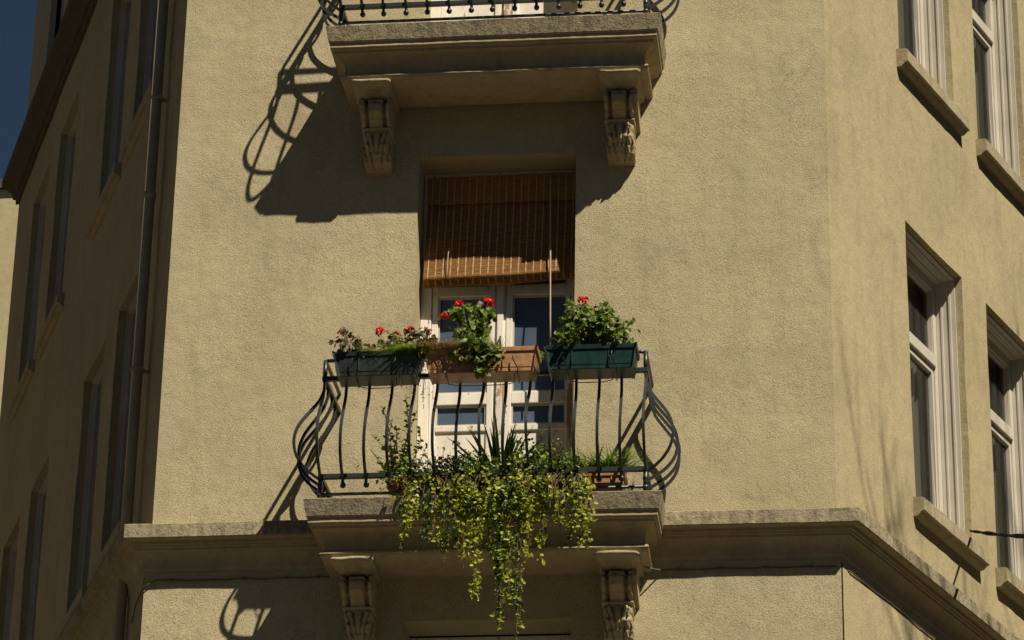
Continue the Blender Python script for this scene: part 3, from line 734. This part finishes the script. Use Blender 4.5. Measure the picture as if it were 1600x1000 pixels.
def geranium(label, base, blobs, flowers, mat='ger', size=(.035, .058), dead=0, group='geraniums in the flower boxes'):
    t = thing('geranium', base, label, 'plant', group); sm = MB()
    for (cx, cy, cz, rx, ry, rz, n) in blobs:
        n = int(n*2.2)
        for i in range(n):
            d = V((random.gauss(0, 1), random.gauss(0, 1)-.35, random.gauss(0, 1))).normalized(); q = random.uniform(.45, 1.12) if random.random() < .85 else random.uniform(1.1, 1.4)
            p = V((cx+d.x*rx*q, cy-.02+d.y*ry*1.35*q, cz+d.z*rz*q)); n_ = (d*.7+rdir(.7, .35)).normalized()
            mm = mat
            if dead and random.random() < dead: mm = 'gerdark'
            inst_leaf(t, p, n_, d+V((0, 0, -.3)), random.uniform(*size)*.98, mm)
            if i % 4 == 0: stemline(sm, V(base)+V((random.uniform(-.02, .02), random.uniform(-.02, .02), .0)), p, .0028)
    for fx, fy, fz, r, fm in flowers:
        stemline(sm, (blobs[0][0]*.5+fx*.5, blobs[0][1], fz-.14), (fx, fy, fz-.01), .0024, .01); flower(t, (fx, fy, fz), r, fm)
    sm.build('stems', M['stem'], t)
    return t
PY = -.69
geranium('small geranium with dark reddish leaves at the left end of the slate green box', (-.85, PY, 9.78),
         [(-.88, PY, 9.90, .075, .06, .075, 34), (-.79, PY, 9.86, .07, .06, .06, 26)], [(-.925, PY-.02, 9.985, .026, 'dullred')], 'gerdark', (.028, .045))
geranium('green geranium with two upright red flowers in the middle of the slate green box', (-.63, PY, 9.78),
         [(-.60, PY, 9.87, .08, .06, .06, 26), (-.57, PY-.03, 9.90, .04, .04, .045, 12)], [(-.672, PY-.03, 9.975, .034, 'red'), (-.575, PY, 9.972, .022, 'red')], 'ger', (.026, .042), .2)
geranium('bushy burgundy leaved geranium with red flowers at the right end of the slate green box', (-.45, PY, 9.78),
         [(-.42, PY, 9.90, .085, .06, .075, 40), (-.47, PY, 9.83, .06, .06, .06, 16), (-.37, PY-.06, 9.84, .05, .04, .08, 16)], [(-.485, PY-.03, 9.975, .036, 'red'), (-.37, PY-.01, 9.975, .026, 'dullred')], 'gerdark', (.030, .048))
geranium('tall leggy geranium with red flowers spilling over the terracotta box', (-.04, PY, 9.78),
         [(-.115, PY, 10.08, .12, .06, .055, 44), (-.01, PY, 10.02, .075, .06, .07, 26), (-.08, PY-.02, 9.93, .08, .06, .075, 36), (-.05, PY-.10, 9.80, .10, .05, .10, 52), (.05, PY-.13, 9.74, .09, .03, .07, 30), (.01, PY-.13, 9.66, .045, .025, .07, 16), (.01, PY, 10.11, .045, .04, .035, 12)],
         [(-.17, PY, 10.17, .026, 'red'), (.02, PY-.02, 10.165, .032, 'red'), (-.262, PY, 10.09, .028, 'red'), (-.04, PY, 10.155, .020, 'dullred'), (-.13, PY-.05, 9.985, .018, 'dullred')], 'ger', (.028, .05), .14)
geranium('bushy green geranium with one bright red flower in the bottle green box', (.68, PY, 9.78),
         [(.66, PY, 9.96, .15, .08, .085, 100), (.60, PY, 10.06, .07, .06, .07, 30), (.76, PY, 10.00, .10, .07, .075, 50), (.86, PY, 9.92, .11, .07, .075, 50), (.56, PY-.03, 9.87, .10, .07, .07, 36), (.78, PY, 10.07, .045, .04, .04, 12)],
         [(.634, PY-.02, 10.155, .034, 'red'), (.722, PY, 10.09, .019, 'red'), (.77, PY-.06, 10.01, .014, 'dullred')], 'ger', (.030, .050), .10)

def tuft(name, label, cat, base, n, hgt, spread, mat, droop=0, w=.07, root_r=.03, group=None):
    t = thing(name, base, label, cat, group); m = MB()
    for i in range(n):
        a = random.uniform(0, 2*pi); p = V(base)+V((random.uniform(-root_r, root_r), random.uniform(-.03, .03), 0)); h = hgt*random.uniform(.5, 1)
        d = V((cos(a)*spread, sin(a)*spread*.6, 1)).normalized()*h; side = V((-sin(a), cos(a)*.6, 0)).normalized()*h*w*.22
        pts = []
        for k in range(5):
            q = k/4; pts.append(p+d*q+V((cos(a)*spread, sin(a)*spread*.5-droop*.3, -droop))*h*q*q*1.1)
        for k in range(4):
            f0, f1 = 1-k/4, 1-(k+1)/4; m.quad(pts[k]-side*f0, pts[k]+side*f0, pts[k+1]+side*f1, pts[k+1]-side*f1)
    m.build('blades', M[mat], t, kind='stuff'); return t
tuft('grass_tuft', 'light green grass tuft spilling over the front of the slate green box', 'grass', (-.56, PY-.085, 9.81), 150, .12, .7, 'grass', .5, .10, .09, 'grass tufts in the flower boxes')
tuft('grass_tuft', 'yellowish grass tuft drooping between the plants of the slate green box', 'grass', (-.74, PY-.09, 9.81), 90, .12, .8, 'grass', .9, .10, .05, 'grass tufts in the flower boxes')
tuft('grass_tuft', 'short green grass tuft right of the tall geranium in the terracotta box', 'grass', (.07, PY-.07, 9.81), 60, .10, .5, 'grass', 0, .08, .06, 'grass tufts in the flower boxes')
tuft('grass_tuft', 'wispy green sprigs between the terracotta and the bottle green box', 'grass', (.40, PY+.02, 9.77), 50, .10, .8, 'herb', .3, .12, .03, 'grass tufts in the flower boxes')
tuft('grass_tuft', 'straggly green sprigs trailing over the right end of the slate green box', 'grass', (-.46, PY-.10, 9.81), 110, .16, .9, 'herb', 1.1, .14, .06, 'grass tufts in the flower boxes')
tuft('dried_plant', 'withered straw coloured plant at the left end of the terracotta box', 'plant', (-.25, PY-.105, 9.82), 300, .15, 1.2, 'straw', .8, .10, .10)
# dry strands trailing from the boxes
def strand(mb_s, mb_l, p, length, lsize, dens, sway=.25, drop=1.0, kind='oval', r=.0018, out=0):
    p = V(p); d = V((random.uniform(-.6, .6), -abs(random.uniform(.1, .7))-out, .25)); pts = [p.copy()]; n = max(4, int(length/.025))
    for i in range(n):
        g = V((sway*nz((p.x*3, i*.35, p.z), 1.3, p.x*7)*1.6, -.03*(1 if i < 3 else 0), -drop))
        d = (d*.72+g*.28).normalized() if d.length else g
        p = p+d*(length/n); pts.append(p.copy())
        cl_ = nz((p.x*14, p.z*14, i*.1), 1, 2)
        for k in range(int(dens*2.4) if cl_ > .0 else (dens if cl_ > -.25 else int(dens*random.random()))):
            if random.random() < .85:
                sp_ = .024 if cl_ > 0 else .012; q = p+V((random.uniform(-sp_, sp_), random.uniform(-sp_, sp_), random.uniform(-.014, .014)))
                add_leaf(mb_l, q, rdir(.5, .6), V((random.uniform(-1, 1), random.uniform(-.6, .3), random.uniform(-.8, .5))), lsize*random.choice((.5, .75, 1, 1.25))*random.uniform(.8, 1.15), kind)
    mb_s.tube(pts, r, 4); return pts

# ------------------------------------------------------------------ plants standing on the balcony floor
def pot(name, c, r, h, label, mat='clay', cat='flower pot'):
    t = thing(name, c, label, cat); m = MB(); c = V(c)
    pr = [(r*.72, 0), (r*.92, h*.74), (r*.93, h*.78), (r*1.04, h*.79), (r*1.06, h), (r*.95, h), (r*.9, h*.86)]
    m.grid([[c+V((R*cos(2*pi*k/28), R*sin(2*pi*k/28), z)) for k in range(28)] for R, z in pr], close=True); m.build('pot_body', M[mat], t)
    s = MB(); s.poly([c+V((r*.9*cos(2*pi*k/28), r*.9*sin(2*pi*k/28), h*.87)) for k in range(28)]); s.build('soil', M['soil'], t); return t
def longpot(x0, x1, y0, y1, z, h, label, mat):
    return planter('trough', x0, x1, z+h, z, y0, y1, mat, label)
pot('flower_pot', (-.555, -.42, ZC), .085, .15, 'small brown clay pot half hidden behind the trailing plant at the left')
longpot(-.44, .05, -.30, -.50, ZC, .17, 'brown trough under the trailing plant, left of the spiky plant', 'clay')
longpot(.07, .56, -.30, -.50, ZC, .17, 'brown trough under the trailing plant, right of the spiky plant', 'clay')
longpot(.615, .895, -.34, -.51, ZC, .165, 'terracotta trough with light green shoots at the right end of the balcony', 'box_terra')
tuft('potted_shoots', 'light green shoots growing from the terracotta pot at the right', 'plant', (.775, -.43, ZC+.15), 320, .25, .6, 'herb', .15, .2, .11)
tuft('weed_tuft', 'little yellow green weed beside the terracotta pot at the right railing corner', 'plant', (.93, -.50, ZC), 40, .17, .5, 'grass', .3, .12, .02)

# spiky aloe: every leaf a part
al = thing('aloe_plant', (.07, -.40, ZC+.15), 'spiky dark green aloe with long pointed leaves in front of the door', 'plant')
for i in range(34):
    m = MB(); a = random.uniform(-1, 1); tipx = .10+a*.40+random.uniform(-.03, .03); tipz = ZC+.15+.44*(1-abs(a)**1.8*.55)*random.uniform(.72, 1.05); tipy = -.42+random.uniform(-.12, .12)
    b0 = V((.09+a*.06, -.40+random.uniform(-.03, .03), ZC+.13)); tip = V((tipx, tipy, tipz)); mid = b0.lerp(tip, .45)+V((-a*.035, 0, .035)); L = []
    for k in range(9):
        q = k/8; c = b0*(1-q)**2+mid*2*q*(1-q)+tip*q*q; L.append(c)
    rows = []
    for k, c in enumerate(L):
        t_ = (L[min(k+1, 8)]-L[max(k-1, 0)]).normalized(); s_ = t_.cross(V((0, 1, 0))).normalized(); w = .0155*(1-(k/8)**1.6)+.0007
        rows.append([c-s_*w, c-s_*w*.4+V((0, w*.7, 0)), c+s_*w*.4+V((0, w*.7, 0)), c+s_*w, c+V((0, -w*.35, 0))])
    m.grid(rows, close=True); m.build('leaf', M['aloe'], al)
# dry flower stalk in front of the door
ds = thing('dried_stalk', (.10, -.36, ZC+.15), 'thin dried flower stalk with straw seed head rising before the door', 'plant'); m = MB()
m.tube([(.10, -.36, ZC+.15), (.10, -.37, 9.35), (.105, -.38, 9.6), (.113, -.40, 9.74)], .003, 5); m.build('stem', M['straw'], ds)
m = MB()
for i in range(60): q = random.random(); add_leaf(m, (.104+.009*q+random.uniform(-.007, .007), -.385, 9.44+.30*q), rdir(.3), (random.uniform(-1, 1), -.2, .8), .014, 'oval')
m.build('seed_head', M['straw'], ds, kind='stuff')

# climbing herb on the left
hb = thing('climbing_herb', (-.58, -.42, ZC+.12), 'thin upright herb with small light green leaves climbing behind the left bars', 'plant'); ms, ml = MB(), MB()
for (x1, z1, n) in ((-.72, 9.36, 26), (-.69, 9.60, 44), (-.64, 9.50, 34), (-.53, 9.66, 50), (-.47, 9.55, 40), (-.42, 9.42, 34), (-.58, 9.42, 40), (-.50, 9.40, 40), (-.62, 9.32, 40), (-.76, 9.28, 20), (-.38, 9.30, 30)):
    a = V((-.56+random.uniform(-.05, .05), -.42, ZC+.12)); b = V((x1, -.44+random.uniform(-.05, .05), z1)); w = V((random.uniform(-.03, .03), 0, 0)); pts = [a.lerp(b, k/8)+w*sin(k*.9) for k in range(9)]; ms.tube(pts, .002, 4)
    for k in range(n):
        q = (k/n)**.8; i = min(7, int(q*8)); p = pts[i].lerp(pts[i+1], q*8-i)
        add_leaf(ml, p, rdir(.5, .5), (random.uniform(-1, 1), -.3, random.uniform(-.4, .6)), random.uniform(.028, .048)*(1-.35*q), 'oval')
for i in range(170):
    add_leaf(ml, (random.gauss(-.56, .07), -.43+random.gauss(0, .04), ZC+.14+abs(random.gauss(0, .13))), rdir(.5, .5), (random.uniform(-1, 1), -.3, random.uniform(-.4, .6)), random.uniform(.024, .044), 'oval')
ms.build('stems', M['stem'], hb); ml.build('leaves', M['herb'], hb, kind='stuff')
# wisps along the door jamb, hanging from the slate box
wp = thing('withered_tendrils', (-.42, -.60, 9.66), 'thin withered tendrils hanging below the slate green box beside the door jamb', 'plant'); ms, ml = MB(), MB()
for i in range(9): strand(ms, ml, (-.45+random.uniform(-.03, .08), -.62, 9.80), random.uniform(.25, .45), .012, 1, .3, 1.0, 'oval', .0012)
ms.build('stems', M['twig'], wp); ml.build('leaves', M['herb'], wp, kind='stuff')

# low red flowering plant and dark shrubs behind the rail
lf = thing('low_geranium', (-.22, -.44, ZC+.16), 'low dark plant with one small red flower behind the lower rail', 'plant'); ml = MB(); ms = MB()
for i in range(150): add_leaf(ml, (random.gauss(-.24, .10), -.46+random.gauss(0, .04), ZC+.20+abs(random.gauss(0, .055))), rdir(.5, .5), (random.uniform(-1, 1), -.3, random.uniform(-.4, .5)), random.uniform(.02, .036), 'oval')
ml.build('leaves', M['gerdark'], lf, kind='stuff'); flower(lf, (-.19, -.50, 9.275), .022, 'red'); stemline(ms, (-.22, -.45, ZC+.16), (-.19, -.50, 9.27)); ms.build('stems', M['stem'], lf)
sh = thing('small_leaved_shrub', (.25, -.42, ZC+.16), 'dense dark green small-leaved shrub around the foot of the aloe', 'plant'); ml = MB(); ms = MB()
for i in range(4200):
    x = random.uniform(-.55, .60); top = .35+.13*nz((x, 0, 0), 5, 2)+(.05 if x > .2 else -.03); z = ZC+.08+(top-.08)*random.random()**.7*random.uniform(.5, 1)
    add_leaf(ml, (x, -.50+random.gauss(0, .08), z), rdir(.6, .5), (random.uniform(-1, 1), -.4, random.uniform(-.5, .5)), random.uniform(.016, .030), 'oval')
for i in range(60):
    x = random.uniform(-.5, .55); stemline(ms, (x*.8, -.42, ZC+.1), (x, -.47, ZC+.30), .002)
ml.build('leaves', M['vinemid'], sh, kind='stuff'); ms.build('stems', M['twig'], sh)

# the trailing plant over the slab edge
tv = thing('trailing_plant', (.08, -.55, ZC+.1), 'yellow green trailing plant hanging in long strands over the balcony edge', 'plant'); ms, ml, md = MB(), MB(), MB()
def env(x):   # how low the curtain hangs at x (metres below slab top)
    K = [(-.50, .05), (-.44, .32), (-.38, .22), (-.32, .40), (-.24, .48), (-.15, .36), (-.06, .42), (.0, .55), (.06, .72), (.12, .52), (.20, .50), (.26, .46), (.34, .38), (.40, .28), (.50, .20), (.58, .30), (.66, .42), (.70, .22), (.73, .08)]
    for i in range(len(K)-1):
        if K[i][0] <= x <= K[i+1][0]:
            f = (x-K[i][0])/(K[i+1][0]-K[i][0]); return K[i][1]*(1-f)+K[i+1][1]*f
    return .05
for i in range(72):
    x = random.uniform(-.50, .70)
    if nz((x*9, 0, 0), 1, 6) < -.18: continue
    L = env(x)*random.uniform(.2, 1.0)+.15
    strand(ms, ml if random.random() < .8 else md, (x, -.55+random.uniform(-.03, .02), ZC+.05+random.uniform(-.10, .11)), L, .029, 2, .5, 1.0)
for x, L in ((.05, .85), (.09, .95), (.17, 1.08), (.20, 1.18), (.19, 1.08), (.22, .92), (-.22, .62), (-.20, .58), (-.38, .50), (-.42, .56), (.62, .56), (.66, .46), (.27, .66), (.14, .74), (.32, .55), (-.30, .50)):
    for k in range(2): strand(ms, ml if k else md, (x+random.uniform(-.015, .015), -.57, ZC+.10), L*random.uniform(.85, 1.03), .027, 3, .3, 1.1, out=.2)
for i in range(1400):   # mass on top of the edge
    x = random.gauss(.13, .27)
    if not -.60 < x < .72: continue
    e = min(1, env(x)/.3); z = ZC-.01+random.gauss(.0, .095)*e+.05
    y = -.60-abs(random.gauss(.02, .06))
    c = nz((x*11, z*11, 0), 1, 4)
    if c < -.05: continue
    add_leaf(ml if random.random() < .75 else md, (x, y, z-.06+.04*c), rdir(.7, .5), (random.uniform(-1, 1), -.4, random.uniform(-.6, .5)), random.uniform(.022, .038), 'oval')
for i in range(60):    # bare woody runners
    x = random.uniform(-.45, .65); strand(ms, md, (x, -.56, ZC+.14), random.uniform(.15, .3), .01, 0, .6, .8, r=.0022)
for i in range(7):   # runners reaching sideways to the left
    p = V((-.42, -.56, ZC+.10)); e = V((-.66+random.uniform(0, .2), -.60, ZC+.02+random.uniform(-.06, .14))); pts = [p.lerp(e, k/6)+V((0, 0, .03*sin(k/6*pi))) for k in range(7)]; ms.tube(pts, .0018, 4)
    for q in pts:
        for k in range(2): add_leaf(ml, q+V((random.uniform(-.015, .015), 0, random.uniform(-.015, .015))), rdir(.6, .5), (random.uniform(-1, 1), -.4, random.uniform(-.5, .5)), random.uniform(.016, .028), 'oval')
ms.build('stems', M['twig'], tv); ml.build('leaves', M['vine'], tv, kind='stuff'); md.build('dark_leaves', M['vinedark'], tv, kind='stuff')  # dark leaves: a deeper green mixed in at random

# ------------------------------------------------------------------ ground, street, neighbours, tree
def sheet(name, z, mat, x0, x1, y0, y1, label=None):
    m = MB(); m.quad((x0, y0, z), (x1, y0, z), (x1, y1, z), (x0, y1, z)); m.build(name, M[mat], None, kind='structure')
sheet('ground', -.15, 'paving', -1500, 1500, -1500, 1500)
sheet('road', -.146, 'asphalt', -200, 200, -11, -4)
m = MB()
m.poly([(-4.5, -2.5, 0), (4.5, -2.5, 0), (12, 18, 0), (-11, 18, 0)]); m.poly([(-4.5, -2.5, -.15), (4.5, -2.5, -.15), (4.5, -2.5, 0), (-4.5, -2.5, 0)]); m.build('pavement', M['paving'], None, kind='structure')

def neighbour(x0, x1, y0, y1, h, label, mat='stucco2'):
    t = thing('apartment_building', ((x0+x1)/2, (y0+y1)/2, 0), label, 'building'); m = MB(); m.box(x0, x1, y0, y1, -.15, h); m.build('wall', M[mat], t)
    r = MB(); r.box(x0-.08, x1+.08, y0-.08, y1+.08, h, h+.14); r.build('roof', M['roof'], t)
    for fl in range(int(h//3.4)):
        z = 1+fl*3.4
        k = y0+2
        while k < y1-2 and y1-y0 > 6:
            w = MB(); w.box(x1-.02, x1+.03, k, k+1.1, z, z+1.9); w.box(x1+.03, x1+.12, k-.1, k+1.2, z-.12, z); f = w.build('window', M['white_paint'], t)
            g = MB(); g.box(x1+.03, x1+.035, k+.1, k+1.0, z+.1, z+1.8); g.build('pane', M['glass'], f); k += 2.6
    return t
neighbour(-22, -8.6, 21, 27, 22.1, 'pale sunlit neighbouring house with dark roof edge at the far left')
neighbour(-26, -13.5, -6, 19, 18, 'long dark house out of view on the left, added to block sky light', 'low_bounce')  # unseen, added to keep sky light off the left face
neighbour(-30, 45, -45, -32, 19, 'dark house row added unseen behind the viewer to block the low sky', 'low_bounce')  # unseen, added to cut off low sky and darken the fill
neighbour(16, 30, -6, 34, 17, 'dark apartment house across the street on the right', 'low_bounce')

tr = thing('street_tree', (9.2, -1.2, 0), 'tall bare street tree whose branches throw shadows on the right face', 'tree')
random.seed(21); mt, mbx = MB(), MB()
top = V((8.9, -1.4, 14.9)); pts = [V((9.2, -1.2, 0)).lerp(top, k/8)+V((.12*sin(k), .1*cos(k*1.3), 0)) for k in range(9)]
mt.tube(pts, [.30-.018*k for k in range(9)], 10); mt.build('trunk', M['bark'], tr)
def branch(p, d, L, r, lev):
    n = 7; q = [V(p)]
    for i in range(n):
        d = (d+V((random.uniform(-.18, .18), random.uniform(-.18, .18), random.uniform(-.03, .16)))).normalized(); q.append(q[-1]+d*L/n)
    mbx.tube(q, [r*(1-.7*i/n) for i in range(n+1)], 5)
    if lev < 4:
        for k in range(3):
            i = random.randint(2, n); dd = (d+V((random.uniform(-.9, .9), random.uniform(-.9, .9), random.uniform(-.4, .5)))).normalized(); branch(q[i], dd, L*random.uniform(.5, .75), r*.52, lev+1)
for k in range(9):
    a = k*.72+.3; branch(pts[8-k//3], V((cos(a)*.7, sin(a)*.7, .8)).normalized(), random.uniform(2.4, 3.4), .10, 0)
mbx.build('branches', M['bark'], tr, kind='stuff')
